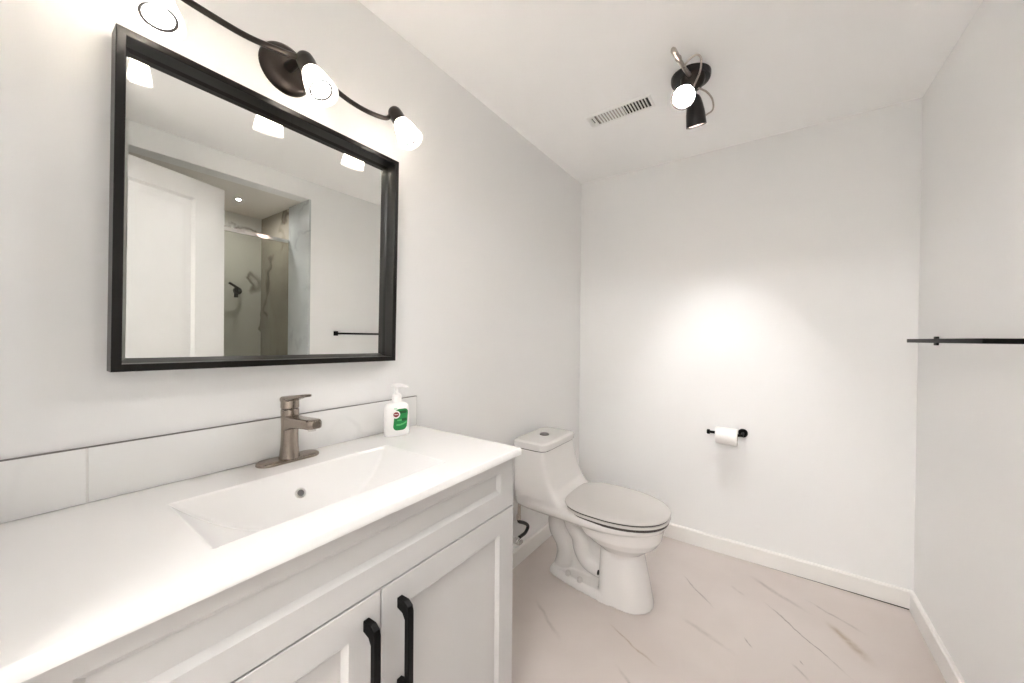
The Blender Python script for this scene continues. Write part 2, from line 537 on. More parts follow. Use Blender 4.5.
for t in (0.0, DT):
    for i in range(3):
        for j in range(5):
            if i == 1 and j in (1, 3):
                continue
            b.faces.new([b.verts.new(door_pt(u, z, t)) for u, z in ((us[i], zs[j]), (us[i + 1], zs[j]), (us[i + 1], zs[j + 1]), (us[i], zs[j + 1]))])
e0 = [(0, zs[0]), (DW, zs[0]), (DW, DH), (0, DH)]
loft(b, [[door_pt(u, z, 0) for u, z in e0], [door_pt(u, z, DT) for u, z in e0]], False, False)
door_face(b, -1)
door_face(b, 1)
bmesh.ops.remove_doubles(b, verts=b.verts[:], dist=0.0002)
obj('door_leaf', b, mat('white_door_paint', (0.64, 0.635, 0.62), 0.4, noise=0.01), door, 25)
b = BM()
for t, s in ((0.0, -1), (DT, 1)):
    nrm = Vector((ddir.y, -ddir.x, 0)) * s
    c = Vector(door_pt(DW - 0.065, 0.95, t))
    lathe(b, [(0, 0), (0.027, 0), (0.027, 0.006), (0.010, 0.010), (0.010, 0.045), (0, 0.045)], c, nrm, 24)
    q = c + nrm * 0.04
    tube(b, [q, q - ddir * 0.05, q - ddir * 0.115], [0.009, 0.008, 0.007], 12)
obj('door_handle', b, MT['black'], door)
for z in (0.2, 1.0, 1.78):
    b = BM()
    tube(b, [(1.246, 0.030, z), (1.246, 0.030, z + 0.09)], 0.006, 10)
    obj('hinge', b, MT['steel'], door)

# ------------------------------------------------------------------ vanity cabinet
VY0, VY1, ZC = -0.015, 0.883, 0.8536
XF = 0.455
cab = thing('vanity_cabinet', 'white shaker vanity cabinet with black bar handles under the sink', 'cabinet', (0.0, 0.434, 0.0))
b = BM()
XB = XF - 0.020
box(b, (0.016, VY1 - 0.018, 0.0), (XB, VY1, ZC - 0.021), 0.0008, 1)
box(b, (0.016, VY0, 0.0), (XB, VY0 + 0.018, ZC - 0.021), 0.0008, 1)
box(b, (0.016, VY0 + 0.018, 0.11), (XB - 0.002, VY1 - 0.018, 0.128))
box(b, (0.016, VY0 + 0.018, 0.128), (0.022, VY1 - 0.018, 0.70))
box(b, (XB - 0.055, VY0 + 0.018, 0.0), (XB - 0.04, VY1 - 0.018, 0.11))
box(b, (XB - 0.02, VY0 + 0.018, 0.66), (XB, VY1 - 0.018, 0.70))
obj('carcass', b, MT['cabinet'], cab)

def shaker(bm, y0, y1, z0, z1, l, r, bt, tp, depth=0.009, slope=0.010, th=0.0195):
    """flat frame with a recessed panel; l/r/bt/tp are the frame widths."""
    xo, xb = XF, XF - th
    c = 0.0015
    def ring(x, a, bb, cc, dd):
        return [(x, a, cc), (x, bb, cc), (x, bb, dd), (x, a, dd)]
    L = [ring(xb, y0, y1, z0, z1), ring(xo - c, y0, y1, z0, z1), ring(xo, y0 + c, y1 - c, z0 + c, z1 - c),
         ring(xo, y0 + l, y1 - r, z0 + bt, z1 - tp), 
         ring(xo - depth, y0 + l + slope, y1 - r - slope, z0 + bt + slope, z1 - tp - slope)]
    loft(bm, L)
GAPZ = 0.6835
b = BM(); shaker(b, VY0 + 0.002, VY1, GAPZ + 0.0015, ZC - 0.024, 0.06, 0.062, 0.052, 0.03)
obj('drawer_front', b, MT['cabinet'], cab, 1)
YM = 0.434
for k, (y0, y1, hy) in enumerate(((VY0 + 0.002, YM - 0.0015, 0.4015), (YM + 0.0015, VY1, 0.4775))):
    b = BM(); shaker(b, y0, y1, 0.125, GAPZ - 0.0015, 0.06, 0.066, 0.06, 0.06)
    dr = obj('door', b, MT['cabinet'], cab, 1)
    dr['label'] = ('left white cabinet door with black bar handle', 'right white cabinet door with black bar handle')[k]
    b = BM()
    zt, zb = 0.644, 0.456
    prof = [(XF, zt), (XF + 0.022, zt + 0.001), (XF + 0.034, zt - 0.006), (XF + 0.037, zt - 0.018), (XF + 0.037, zb + 0.018), (XF + 0.034, zb + 0.006),
            (XF + 0.022, zb - 0.001), (XF, zb), (XF, zb + 0.020), (XF + 0.018, zb + 0.022), (XF + 0.026, zb + 0.034), (XF + 0.026, zt - 0.034),
            (XF + 0.018, zt - 0.022), (XF, zt - 0.020)]
    prism(b, prof, 1, hy - 0.0068, hy + 0.0068, 0.0012, 1)
    obj('handle', b, MT['black'], dr, 30)

# ------------------------------------------------------------------ sink top
SX0, SX1, CX1 = 0.0015, 0.4740, 0.4740
CY0, CY1 = -0.022, 0.894
BX0, BX1, BY0, BY1 = 0.138, 0.386, 0.188, 0.672
def smin(a, c, k):
    h = max(k - abs(a - c), 0.0) / k
    return min(a, c) - h * h * k * 0.25
def basin(x, y):
    ym = 0.5 * (BY0 + BY1); hw = 0.5 * (BY1 - BY0)
    arc = 0.106 * (1 - abs((y - ym) / hw) ** 2.3) if abs(y - ym) < hw else -0.2 * (abs(y - ym) - hw) / 0.1
    bk = (x - BX0) * 1.55
    fr = (BX1 - x) * 3.2
    d = smin(smin(bk, fr, 0.010), arc, 0.008)
    return 0.5 * (d + math.sqrt(d * d + 0.0022 ** 2)) - 0.0006 if d > -0.05 else 0.0
sink = thing('sink_top', 'white ceramic vanity top with wide integrated basin', 'sink', (0.24, 0.434, ZC - 0.02))
b = BM()
nx, ny = 158, 306
E = 0.003
grid = []
for i in range(nx + 1):
    row = []
    for j in range(ny + 1):
        x = SX0 + (SX1 - SX0) * i / nx
        y = CY0 + (CY1 - CY0) * j / ny
        z = ZC - max(basin(x, y), 0)
        e = min(SX1 - x, y - CY0, CY1 - y)
        if e < E:
            z -= (E - math.sqrt(max(E * E - (E - e) ** 2, 0))) * 0.9
        row.append(b.verts.new((x, y, z)))
    grid.append(row)
for i in range(nx):
    for j in range(ny):
        b.faces.new((grid[i][j], grid[i + 1][j], grid[i + 1][j + 1], grid[i][j + 1]))
rim = [grid[i][0] for i in range(nx + 1)] + [grid[nx][j] for j in range(1, ny + 1)] + [grid[i][ny] for i in range(nx - 1, -1, -1)] + [grid[0][j] for j in range(ny - 1, 0, -1)]
low = [b.verts.new((v.co.x, v.co.y, ZC - 0.0205)) for v in rim]
for i in range(len(rim)):
    j = (i + 1) % len(rim)
    b.faces.new((rim[i], low[i], low[j], rim[j]))
low2 = [b.verts.new((min(max(v.co.x, SX0 + 0.02), XF - 0.005), min(max(v.co.y, CY0 + 0.02), CY1 - 0.02), ZC - 0.0205)) for v in low]
for i in range(len(low)):
    j = (i + 1) % len(low)
    if (low2[i].co - low2[j].co).length > 1e-6:
        b.faces.new((low[i], low2[i], low2[j], low[j]))
    else:
        low2[j].co = low2[j].co
obj('basin_slab', b, MT['ceramic'], sink, 50)
# overflow ring on the rear slope of the basin
ovn = Vector((1.55, 0, 1)).normalized()
ovc = Vector((0.169, 0.414, ZC - (0.169 - BX0) * 1.55))
b = BM(); lathe(b, [(0.0065, 0.0), (0.0075, 0.0026), (0.0115, 0.0024), (0.0125, 0.0), (0.0125, -0.002)], ovc, ovn, 28)
ov = obj('overflow_ring', b, MT['chrome'], sink)
ov['label'] = 'chrome overflow ring'
b = BM(); lathe(b, [(0.0, 0.0008), (0.0072, 0.0008)], ovc, ovn, 24)
obj('overflow_hole', b, mat('grey_overflow_hole', (0.12, 0.115, 0.11), 0.5, noise=0.1), ov)
b = BM()
dz = ZC - basin(0.262, 0.43)
lathe(b, [(0.0, 0.010), (0.014, 0.010), (0.017, 0.008), (0.017, 0.003), (0.024, 0.003), (0.026, 0.0), (0.026, -0.004)], (0.262, 0.43, dz), (0, 0, 1), 28)
obj('drain', b, MT['chrome'], sink)

# ------------------------------------------------------------------ backsplash
ZB = 0.959
bs = thing('backsplash', 'pale glazed tile strip along the wall behind the sink', 'backsplash', (0.006, 0.434, ZC))
b = BM()
for y0, y1 in ((CY0, 0.098), (0.1005, 0.893)):
    box(b, (0.001, y0, ZC + 0.0008), (0.0115, y1, ZB), 0.0012, 2)
obj('tile_strip', b, MT['tile'], bs)
b = BM(); box(b, (0.001, 0.0981, ZC + 0.001), (0.0105, 0.1004, ZB - 0.001))
obj('grout_joint', b, mat('white_grout', (0.72, 0.71, 0.69), 0.8, noise=0.05), bs)
b = BM()
box(b, (0.0005, CY0, ZB - 0.0002), (0.0085, 0.894, ZB + 0.0016), 0.0003, 1)
box(b, (0.0005, 0.8932, ZC + 0.001), (0.0100, 0.8946, ZB + 0.0016), 0.0003, 1)
e = obj('edge_shadow', b, mat('dark_grey_edge_shadow', (0.16, 0.15, 0.14), 0.5, 0.3, noise=0.1), bs)  # dark strip drawn in place of the shadow line around the tiles
e['label'] = 'thin dark grey strip as shadow line along the tile edge'

# ------------------------------------------------------------------ faucet
fx, fy = 0.050, 0.440
fau = thing('faucet', 'brushed bronze single lever faucet on the sink deck', 'faucet', (fx, fy, ZC))
b = BM()
def stadium(hx, hy, z, n=24):
    out = []
    for k in range(2 * n):
        a = 2 * PI * k / (2 * n)
        out.append((fx + hx * math.cos(a), fy + math.copysign(hy - hx, math.sin(a)) + hx * math.sin(a), z))
    return out
loft(b, [stadium(0.0265, 0.074, ZC + 0.0002), stadium(0.0275, 0.075, ZC + 0.002), stadium(0.0270, 0.0745, ZC + 0.006), stadium(0.0235, 0.071, ZC + 0.009), stadium(0.018, 0.065, ZC + 0.0098)])
obj('base_plate', b, MT['nickel'], fau)
b = BM()
loops = []
for z, rx, ry, dx in ((0.008, 0.0250, 0.0245, 0.002), (0.016, 0.0232, 0.0228, 0.002), (0.04, 0.0208, 0.0205, 0.003), (0.07, 0.0200, 0.0195, 0.004), (0.095, 0.0206, 0.0200, 0.005),
                      (0.115, 0.0212, 0.0206, 0.005), (0.133, 0.0212, 0.0208, 0.005), (0.1345, 0.0200, 0.0196, 0.005)):
    loops.append([(fx + dx + rx * math.cos(a), fy + ry * math.sin(a), ZC + z) for a in (2 * PI * k / 32 for k in range(32))])
loft(b, loops)
obj('body', b, MT['nickel'], fau)
b = BM()   # spout: flat rounded bar running out over the basin
loops = []
for t, hw, zt, zb_ in ((0.0, 0.0185, 0.120, 0.072), (0.02, 0.0185, 0.119, 0.083), (0.045, 0.0183, 0.118, 0.091), (0.075, 0.0185, 0.1195, 0.0955), (0.105, 0.019, 0.1215, 0.0985), (0.126, 0.0182, 0.1225, 0.1000), (0.136, 0.0150, 0.1215, 0.1010), (0.1405, 0.0095, 0.1195, 0.1030)):
    pr = rrect(0, (zt + zb_) / 2, hw, (zt - zb_) / 2, min(0.006, (zt - zb_) / 2.1), 4)
    loops.append([(fx + t, fy + p, ZC + q) for p, q in pr])
loft(b, loops)
obj('spout', b, MT['nickel'], fau)
b = BM(); lathe(b, [(0.0, -0.004), (0.0085, -0.004), (0.0095, 0.0), (0.0095, 0.004)], (fx + 0.120, fy, ZC + 0.0985), (0, 0, 1), 20)
obj('aerator', b, MT['chrome'], fau)
b = BM()   # lever cap and handle
loops = []
for z, r in ((0.1365, 0.0200), (0.138, 0.0211), (0.150, 0.0211), (0.1605, 0.0205), (0.165, 0.0180), (0.167, 0.012)):
    k_ = max(0, (z - 0.150)) / 0.017
    loops.append([(fx + 0.005 + r * math.cos(a), fy + r * math.sin(a), ZC + z + k_ * 0.10 * r * math.cos(a)) for a in (2 * PI * k / 32 for k in range(32))])
loft(b, loops)
loops = []
for t, hw, z, th in ((-0.012, 0.0175, 0.158, 0.016), (0.015, 0.0175, 0.1615, 0.015), (0.04, 0.0160, 0.167, 0.0115), (0.065, 0.0140, 0.1725, 0.0085), (0.085, 0.0125, 0.1755, 0.007), (0.096, 0.0105, 0.1765, 0.006), (0.100, 0.0065, 0.1768, 0.005)):
    pr = rrect(0, z, hw, th / 2, th * 0.4, 4)
    loops.append([(fx + t, fy + p, ZC + q) for p, q in pr])
loft(b, loops)
obj('lever_handle', b, MT['nickel'], fau)

# ------------------------------------------------------------------ soap bottle
SB = Vector((0.066, 0.763, ZC))
soap = thing('soap_bottle', 'white pump soap bottle with green label beside the backsplash', 'soap bottle', tuple(SB))
sn = Vector((0.94, -0.34, 0)).normalized()       # the way the label faces
st_ = Vector((-sn.y, sn.x, 0))
def sb_sec(z):
    for (z0, a0, d0), (z1, a1, d1) in zip(SB_P, SB_P[1:]):
        if z0 <= z <= z1:
            t = (z - z0) / (z1 - z0)
            return a0 + (a1 - a0) * t, d0 + (d1 - d0) * t
    return SB_P[-1][1:]
SB_P = [(0.0, 0.036, 0.020), (0.003, 0.0395, 0.0225), (0.01, 0.0405, 0.0235), (0.06, 0.0402, 0.0235), (0.088, 0.0393, 0.0225), (0.098, 0.0370, 0.0205), (0.104, 0.031, 0.0175), (0.108, 0.020, 0.014), (0.110, 0.0135, 0.0125)]
def sb_pt(a, z, off=0.0):
    A, Dp = sb_sec(z)
    c, s = math.cos(a), math.sin(a)
    e = 2.6
    return SB + st_ * (math.copysign(abs(s) ** (2 / e), s) * (A + off)) + sn * (math.copysign(abs(c) ** (2 / e), c) * (Dp + off)) + Vector((0, 0, z))
b = BM()
loft(b, [[sb_pt(2 * PI * k / 48, z) for k in range(48)] for z, _, _ in SB_P])
obj('bottle_body', b, MT['soap'], soap, 60)
def s_to_a(s, z):
    A, _ = sb_sec(z)
    v = max(-1, min(1, s / A))
    return math.asin(math.copysign(abs(v) ** 1.3, v))
def patch(name, outline, off, m, par, rings=6):
    cx = sum(p[0] for p in outline) / len(outline); cz = sum(p[1] for p in outline) / len(outline)
    bm = BM()
    R = []
    for k in range(rings + 1):
        t = max(k / rings, 0.02)
        R.append([bm.verts.new(sb_pt(s_to_a(cx + (s - cx) * t, cz + (z - cz) * t), cz + (z - cz) * t, off)) for s, z in outline])
    for a_, b_ in zip(R, R[1:]):
        for i in range(len(outline)):
            j = (i + 1) % len(outline)
            bm.faces.new((a_[i], a_[j], b_[j], b_[i]))
    bm.faces.new(R[0])
    return obj(name, bm, m, par)
def disc2(cx, cz, r, n=24, sz=1.0):
    return [(cx + r * math.cos(2 * PI * k / n), cz + sz * r * math.sin(2 * PI * k / n)) for k in range(n)]
lab = rrect(0.0065, 0.0545, 0.0225, 0.0345, 0.014, 6)
lab = [(s + (z - 0.05) * 0.10, z) for s, z in lab]
lb = patch('label', lab, 0.0006, MT['label_green'], soap)
lb['label'] = 'green label with a red round emblem'
patch('label_top_band', [(s, z) for s, z in rrect(0.0135, 0.078, 0.012, 0.0045, 0.004, 4)], 0.0010, MT['label_dark'], lb)
patch('label_swoosh', [(-0.008, 0.0405), (0.002, 0.0395), (0.014, 0.0425), (0.0265, 0.0475), (0.0265, 0.0425), (0.014, 0.037), (0.002, 0.0345), (-0.008, 0.0355)], 0.0010, MT['label_light'], lb)
patch('label_panel', rrect(0.0175, 0.0535, 0.0085, 0.0042, 0.002, 3), 0.0010, MT['label_dark'], lb)
patch('label_text_band', rrect(0.002, 0.0525, 0.0075, 0.0020, 0.001, 3), 0.0010, MT['label_light'], lb)
patch('emblem_ring', disc2(-0.0085, 0.0715, 0.0125), 0.0013, MT['emblem_white'], lb)
patch('emblem', disc2(-0.0085, 0.0715, 0.0088, 24, 0.92), 0.0016, MT['emblem_red'], lb)
patch('emblem_lettering', rrect(-0.0085, 0.0720, 0.0058, 0.0010, 0.0006, 3), 0.0019, MT['emblem_white'], lb)
patch('neck_tag', [(s - 0.010, z) for s, z in rrect(0.0, 0.0905, 0.005, 0.0022, 0.0015, 3)], 0.0006, MT['label_mint'], soap)
b = BM()
lathe(b, [(0.0, 0.109), (0.0150, 0.109), (0.0155, 0.113), (0.0148, 0.131), (0.0115, 0.134), (0.0075, 0.1355), (0.0062, 0.137), (0.0056, 0.156), (0.0, 0.156)], SB, (0, 0, 1), 28)
hd = st_ * 0.75 + sn * 0.66
hd.normalize()
P0 = SB + Vector((0, 0, 0.163))
loops = []
for t, hw, h, dz_ in ((-0.016, 0.006, 0.004, 0.0), (-0.012, 0.0095, 0.006, 0.0), (0.0, 0.0105, 0.0075, 0.0), (0.012, 0.0085, 0.007, 0.0005), (0.022, 0.005, 0.005, 0.0), (0.036, 0.0035, 0.0036, -0.003), (0.040, 0.0028, 0.003, -0.005)):
    sd = Vector((-hd.y, hd.x, 0))
    loops.append([P0 + hd * t + sd * (hw * math.cos(a)) + Vector((0, 0, dz_ + h * math.sin(a))) for a in (2 * PI * k / 20 for k in range(20))])
loft(b, loops)
obj('pump', b, MT['soap'], soap)

# ------------------------------------------------------------------ mirror
MY0, MY1, MZ0, MZ1, MX = 0.1255, 0.7723, 1.1010, 1.7640, 0.047
mir = thing('wall_mirror', 'black framed rectangular mirror on the wall above the sink', 'mirror', (0.0, 0.449, MZ0))
FWD = 0.0145
def rect_ring(x, i):
    return [(x, MY0 + i, MZ0 + i), (x, MY1 - i, MZ0 + i), (x, MY1 - i, MZ1 - i), (x, MY0 + i, MZ1 - i)]
b = BM()
loft(b, [rect_ring(0.003, 0.0), rect_ring(MX - 0.0012, 0.0), rect_ring(MX, 0.0012), rect_ring(MX, FWD - 0.0012), rect_ring(MX - 0.0012, FWD), rect_ring(0.0045, FWD)], False, False)
loft(b, [rect_ring(0.003, 0.0), rect_ring(0.003, 0.03)], False, False)
obj('frame', b, MT['frame'], mir, 25)
b = BM()
loft(b, [rect_ring(0.004, FWD - 0.001), rect_ring(0.0066, FWD - 0.001), rect_ring(0.0080, FWD + 0.010)], True, True)
obj('mirror_glass', b, MT['mirror'], mir, 1)
mir.rotation_euler = (-math.radians(0.62), math.radians(0.40), 0)

# ------------------------------------------------------------------ vanity light
vl = thing('vanity_light', 'bronze three lamp wall light with wavy bar above the mirror', 'wall light', (0.0, 0.438, 1.89))
b = BM()
lathe(b, [(0.064, 0.001), (0.064, 0.006), (0.060, 0.013), (0.050, 0.019), (0.030, 0.024), (0.014, 0.026), (0.0, 0.026)], (0, 0.450, 1.888), (1, 0, 0), 48)
obj('wall_plate', b, MT['bronze'], vl)
b = BM()
tube(b, [(0.02, 0.449, 1.885), (0.06, 0.445, 1.877), (0.104, 0.44, 1.868)], [0.013, 0.011, 0.010], 16)
obj('stem', b, MT['bronze'], vl)
BX = 0.108
b = BM()
ctrl = [(BX, 0.170, 1.874), (BX, 0.180, 1.858), (BX + 0.004, 0.207, 1.846), (BX + 0.004, 0.26, 1.842), (BX, 0.33, 1.845), (BX, 0.40, 1.858), (BX, 0.44, 1.866), (BX, 0.48, 1.860),
        (BX, 0.54, 1.836), (BX + 0.004, 0.60, 1.826), (BX + 0.004, 0.662, 1.832), (BX, 0.696, 1.848), (BX, 0.710, 1.880)]
tube(b, spline(ctrl, 6), 0.0065, 14)
obj('wavy_bar', b, MT['bronze'], vl)
for k, (p, th, ly) in enumerate((((BX, 0.172, 1.868), 17, 0.03), ((BX, 0.447, 1.874), 30, 0.15), ((BX, 0.714, 1.876), 32, 0.14))):
    t = math.radians(th)
    ax = Vector((math.sin(t), ly, -math.cos(t))).normalized()
    p = Vector(p)
    b = BM()
    lathe(b, [(0.0, -0.006), (0.010, -0.006), (0.017, -0.001), (0.0205, 0.006), (0.0215, 0.020), (0.0215, 0.046), (0.0225, 0.050), (0.0215, 0.053), (0.014, 0.053)], p, ax, 32)
    so = obj('lamp_socket', b, MT['bronze'], vl)
    b = BM()
    lathe(b, [(0.0205, 0.047), (0.0245, 0.058), (0.0285, 0.075), (0.0330, 0.095), (0.0365, 0.112), (0.0378, 0.120), (0.0370, 0.1215), (0.0350, 0.120),
              (0.0338, 0.112), (0.0305, 0.096), (0.0262, 0.076), (0.0222, 0.059), (0.0185, 0.049), (0.0205, 0.047)], p, ax, 40)
    obj('glass_shade', b, MT['frost'], so, 60)
    b = BM()
    lathe(b, [(0.0, 0.052), (0.010, 0.053), (0.0135, 0.066), (0.0195, 0.088), (0.0235, 0.103), (0.0250, 0.1075)], p, ax, 32)
    bu = obj('bulb', b, MT['bulb'], so)
    b = BM(); lathe(b, [(0.0228, 0.1065), (0.0228, 0.1095), (0.0255, 0.1110), (0.0278, 0.1105), (0.0282, 0.1060)], p, ax, 36)
    obj('bulb_rim', b, MT['ring'], so)
    b = BM(); lathe(b, [(0.0228, 0.1078), (0.012, 0.1092), (0.0, 0.1096)], p, ax, 32)
    obj('bulb_lens', b, MT['bulb_lens'], so)

# ------------------------------------------------------------------ toilet
CY = 1.658
tl = thing('toilet', 'white one piece toilet with closed lid beside the vanity', 'toilet', (0.36, CY, 0.0))
b = BM()
N = 72
def E_(xm, x0, x1, hw, nr, nf, z):
    return egg(xm, x0, x1, hw, nr, nf, z, CY, N)
# rim, deck and tank in one sweep
loft(b, [E_(0.40, 0.05, 0.66, 0.145, 6.0, 2.1, 0.340),
         E_(0.42, 0.020, 0.700, 0.172, 7.0, 2.1, 0.349),
         E_(0.44, 0.016, 0.712, 0.184, 7.0, 2.1, 0.362),
         E_(0.45, 0.016, 0.720, 0.187, 7.0, 2.1, 0.376),
         E_(0.45, 0.016, 0.712, 0.186, 7.0, 2.1, 0.387),
         E_(0.32, 0.016, 0.440, 0.182, 7.0, 3.6, 0.390),
         E_(0.25, 0.016, 0.355, 0.178, 7.0, 5.0, 0.397),
         E_(0.20, 0.016, 0.312, 0.174, 7.0, 6.0, 0.411),
         E_(0.15, 0.016, 0.283, 0.173, 8.0, 8.0, 0.430),
         E_(0.13, 0.016, 0.260, 0.171, 8.0, 9.0, 0.460),
         E_(0.12, 0.016, 0.240, 0.170, 8.0, 9.0, 0.500),
         E_(0.11, 0.016, 0.222, 0.169, 8.0, 9.0, 0.550),
         E_(0.10, 0.016, 0.210, 0.168, 8.0, 9.0, 0.600),
         E_(0.10, 0.016, 0.204, 0.167, 8.0, 9.0, 0.634)])
# bowl under the rim
loft(b, [E_(0.54, 0.455, 0.612, 0.088, 2.6, 2.2, 0.205), E_(0.53, 0.440, 0.622, 0.094, 2.6, 2.2, 0.232), E_(0.52, 0.415, 0.650, 0.112, 2.8, 2.1, 0.252), E_(0.51, 0.385, 0.678, 0.134, 2.8, 2.1, 0.275),
         E_(0.49, 0.355, 0.697, 0.154, 3.0, 2.1, 0.305), E_(0.47, 0.325, 0.706, 0.166, 3.0, 2.1, 0.355)])
# pedestal column, flared at the floor
loft(b, [E_(0.54, 0.438, 0.665, 0.104, 6.0, 2.2, 0.0), E_(0.54, 0.438, 0.662, 0.102, 6.0, 2.2, 0.02), E_(0.54, 0.440, 0.650, 0.098, 6.0, 2.2, 0.08),
         E_(0.54, 0.442, 0.632, 0.093, 6.0, 2.2, 0.16), E_(0.54, 0.444, 0.618, 0.089, 6.0, 2.2, 0.225)])
# foot plate
def foot(z, g):
    o = [(0.175, 0.044), (0.20, 0.058), (0.26, 0.074), (0.34, 0.088), (0.45, 0.100), (0.50, 0.10)]
    return [(x - (g if i == 0 else 0) , CY + w + g, z) for i, (x, w) in enumerate(o)][::-1] + [(x - (g if i == 0 else 0), CY - w - g, z) for i, (x, w) in enumerate(o)]
loft(b, [foot(0.0, 0.004), foot(0.022, 0.002), foot(0.040, -0.006)])
# trapway: S shaped pipe and the web behind it
tube(b, spline([(0.30, CY, 0.335), (0.235, CY, 0.315), (0.193, CY, 0.275), (0.196, CY, 0.21), (0.233, CY, 0.155), (0.244, CY, 0.10), (0.222, CY, 0.02)], 7), 0.046, 20)
tube(b, spline([(0.50, CY, 0.088), (0.42, CY, 0.088), (0.362, CY, 0.105), (0.330, CY, 0.150), (0.318, CY, 0.205), (0.278, CY, 0.262), (0.262, CY, 0.34)], 7), 0.044, 20)
box(b, (0.19, CY - 0.014, 0.02), (0.47, CY + 0.014, 0.36))
body = obj('bowl_and_tank', b, MT['porcelain'], tl, 80)
md = body.modifiers.new('blend', 'REMESH'); md.mode = 'VOXEL'; md.voxel_size = 0.004; md.use_smooth_shade = True
md = body.modifiers.new('soften', 'SMOOTH'); md.factor = 0.6; md.iterations = 4
b = BM()
def tank_ring(z, g):
    return egg(0.11, 0.016 - min(g, 0), 0.206 + g, 0.168 + g, 8, 8, z, CY, N)
loft(b, [tank_ring(0.6375, 0.0), tank_ring(0.6380, 0.004), tank_ring(0.660, 0.006), tank_ring(0.667, 0.004), tank_ring(0.6715, -0.003), tank_ring(0.673, -0.014)])
obj('tank_lid', b, MT['porcelain'], tl, 40)
b = BM()
lathe(b, [(0.025, 0.0), (0.025, 0.0035), (0.023, 0.0045), (0.0225, 0.0030), (0.0, 0.0030)], (0.108, CY, 0.6725), (0, 0, 1), 32)
fb0 = BM(); loft(fb0, [egg(0.11, 0.020, 0.2035, 0.1655, 8, 8, 0.630, CY, N), egg(0.11, 0.020, 0.2035, 0.1655, 8, 8, 0.6385, CY, N)])
obj('lid_gap_shade', fb0, MT['gap'], tl)  # dark ring painted in as the shade between tank and lid
fb = obj('flush_button', b, mat('dark_grey_flush_metal', (0.16, 0.145, 0.135), 0.3, 0.8, noise=0.1), tl)
fb['label'] = 'round grey metal flush button'
def seat_ring(z, g, x0=0.272):
    return egg(0.475, x0 - g * 0.5, 0.730 + g, 0.190 + g, 3.0, 2.15, z, CY, N)
b = BM()
loft(b, [seat_ring(0.3950, -0.010), seat_ring(0.3960, -0.003), seat_ring(0.4005, -0.001), seat_ring(0.4050, -0.002), seat_ring(0.4070, -0.008)])
obj('seat', b, MT['seat'], tl, 40)
b = BM()
loft(b, [seat_ring(0.4130, -0.010), seat_ring(0.4142, -0.002), seat_ring(0.4175, 0.0), seat_ring(0.4230, -0.002), seat_ring(0.4270, -0.010), seat_ring(0.4295, -0.028), seat_ring(0.4315, -0.07), seat_ring(0.4323, -0.12)])
obj('lid', b, MT['seat'], tl, 40)
b = BM(); tube(b, [(0.258, CY - 0.105, 0.410), (0.258, CY + 0.105, 0.410)], 0.0095, 14)
obj('hinge_bar', b, MT['seat'], tl)
b = BM()
loft(b, [seat_ring(0.4063, -0.007), seat_ring(0.4135, -0.007)])
loft(b, [seat_ring(0.3840, -0.007), seat_ring(0.3955, -0.007)])
obj('bumper_gap_shade', b, mat('dark_bumper_gap_shade', (0.05, 0.042, 0.038), 0.7, noise=0.1), tl)  # bumper slabs coloured dark to give the seat and lid gaps their shade
for x, w in ((0.285, 0.066), (0.352, 0.078)):
    for s in (-1, 1):
        b = BM(); lathe(b, [(0.0125, -0.004), (0.0125, 0.004), (0.011, 0.012), (0.007, 0.0165), (0.0, 0.018)], (x, CY + s * w, 0.040), (0, 0, 1), 20)
        obj('bolt_cap', b, MT['seat'], tl)
b = BM(); lathe(b, [(0.0, 0.0), (0.011, 0.0), (0.011, 0.004)], (0.4392, CY - 0.066, 0.105), (-1, 0, 0.0), 16)
obj('casting_hole', b, MT['void'], tl)

# water supply behind the toilet
sv = thing('supply_valve', 'small chrome water valve with black hose behind the toilet', 'valve', (0.0, 1.478, 0.178))
b = BM(); lathe(b, [(0.028, 0.0005), (0.028, 0.003), (0.020, 0.009), (0.009, 0.011), (0.0, 0.011)], (0, 1.478, 0.178), (1, 0, 0), 28)
obj('wall_flange', b, MT['chrome'], sv)
b = BM()
tube(b, [(0.008, 1.478, 0.178), (0.050, 1.478, 0.178)], 0.0085, 14)
lathe(b, [(0.0, 0), (0.013, 0.001), (0.015, 0.006), (0.015, 0.024), (0.012, 0.028), (0.0, 0.028)], (0.046, 1.478, 0.178), (1, 0, 0), 20)
lathe(b, [(0.0, 0), (0.009, 0.0), (0.009, 0.024), (0.0, 0.024)], (0.056, 1.478, 0.178), (0, 1, -0.1), 16)
obj('valve_body', b, MT['chrome'], sv)
b = BM()
loft(b, [[(0.076 + dx, 1.478 + 0.020 * k_ * math.cos(a), 0.178 + 0.012 * k_ * math.sin(a)) for a in (2 * PI * i / 20 for i in range(20))] for dx, k_ in ((0, 0.7), (0.003, 1.0), (0.009, 1.0), (0.012, 0.75))])
obj('valve_handle', b, MT['chrome'], sv)
b = BM()
tube(b, spline([(0.056, 1.508, 0.180), (0.052, 1.535, 0.176), (0.050, 1.572, 0.175), (0.050, 1.596, 0.193), (0.050, 1.585, 0.213), (0.050, 1.550, 0.236), (0.050, 1.516, 0.255), (0.050, 1.510, 0.274)], 6), 0.0085, 12)
obj('water_hose', b, MT['hose'], sv)
b = BM(); tube(b, [(0.050, 1.510, 0.270), (0.050, 1.510, 0.288), (0.051, 1.512, 0.292), (0.052, 1.514, 0.345)], [0.012, 0.012, 0.008, 0.008], 14)
obj('shank_nut', b, MT['steel'], sv)

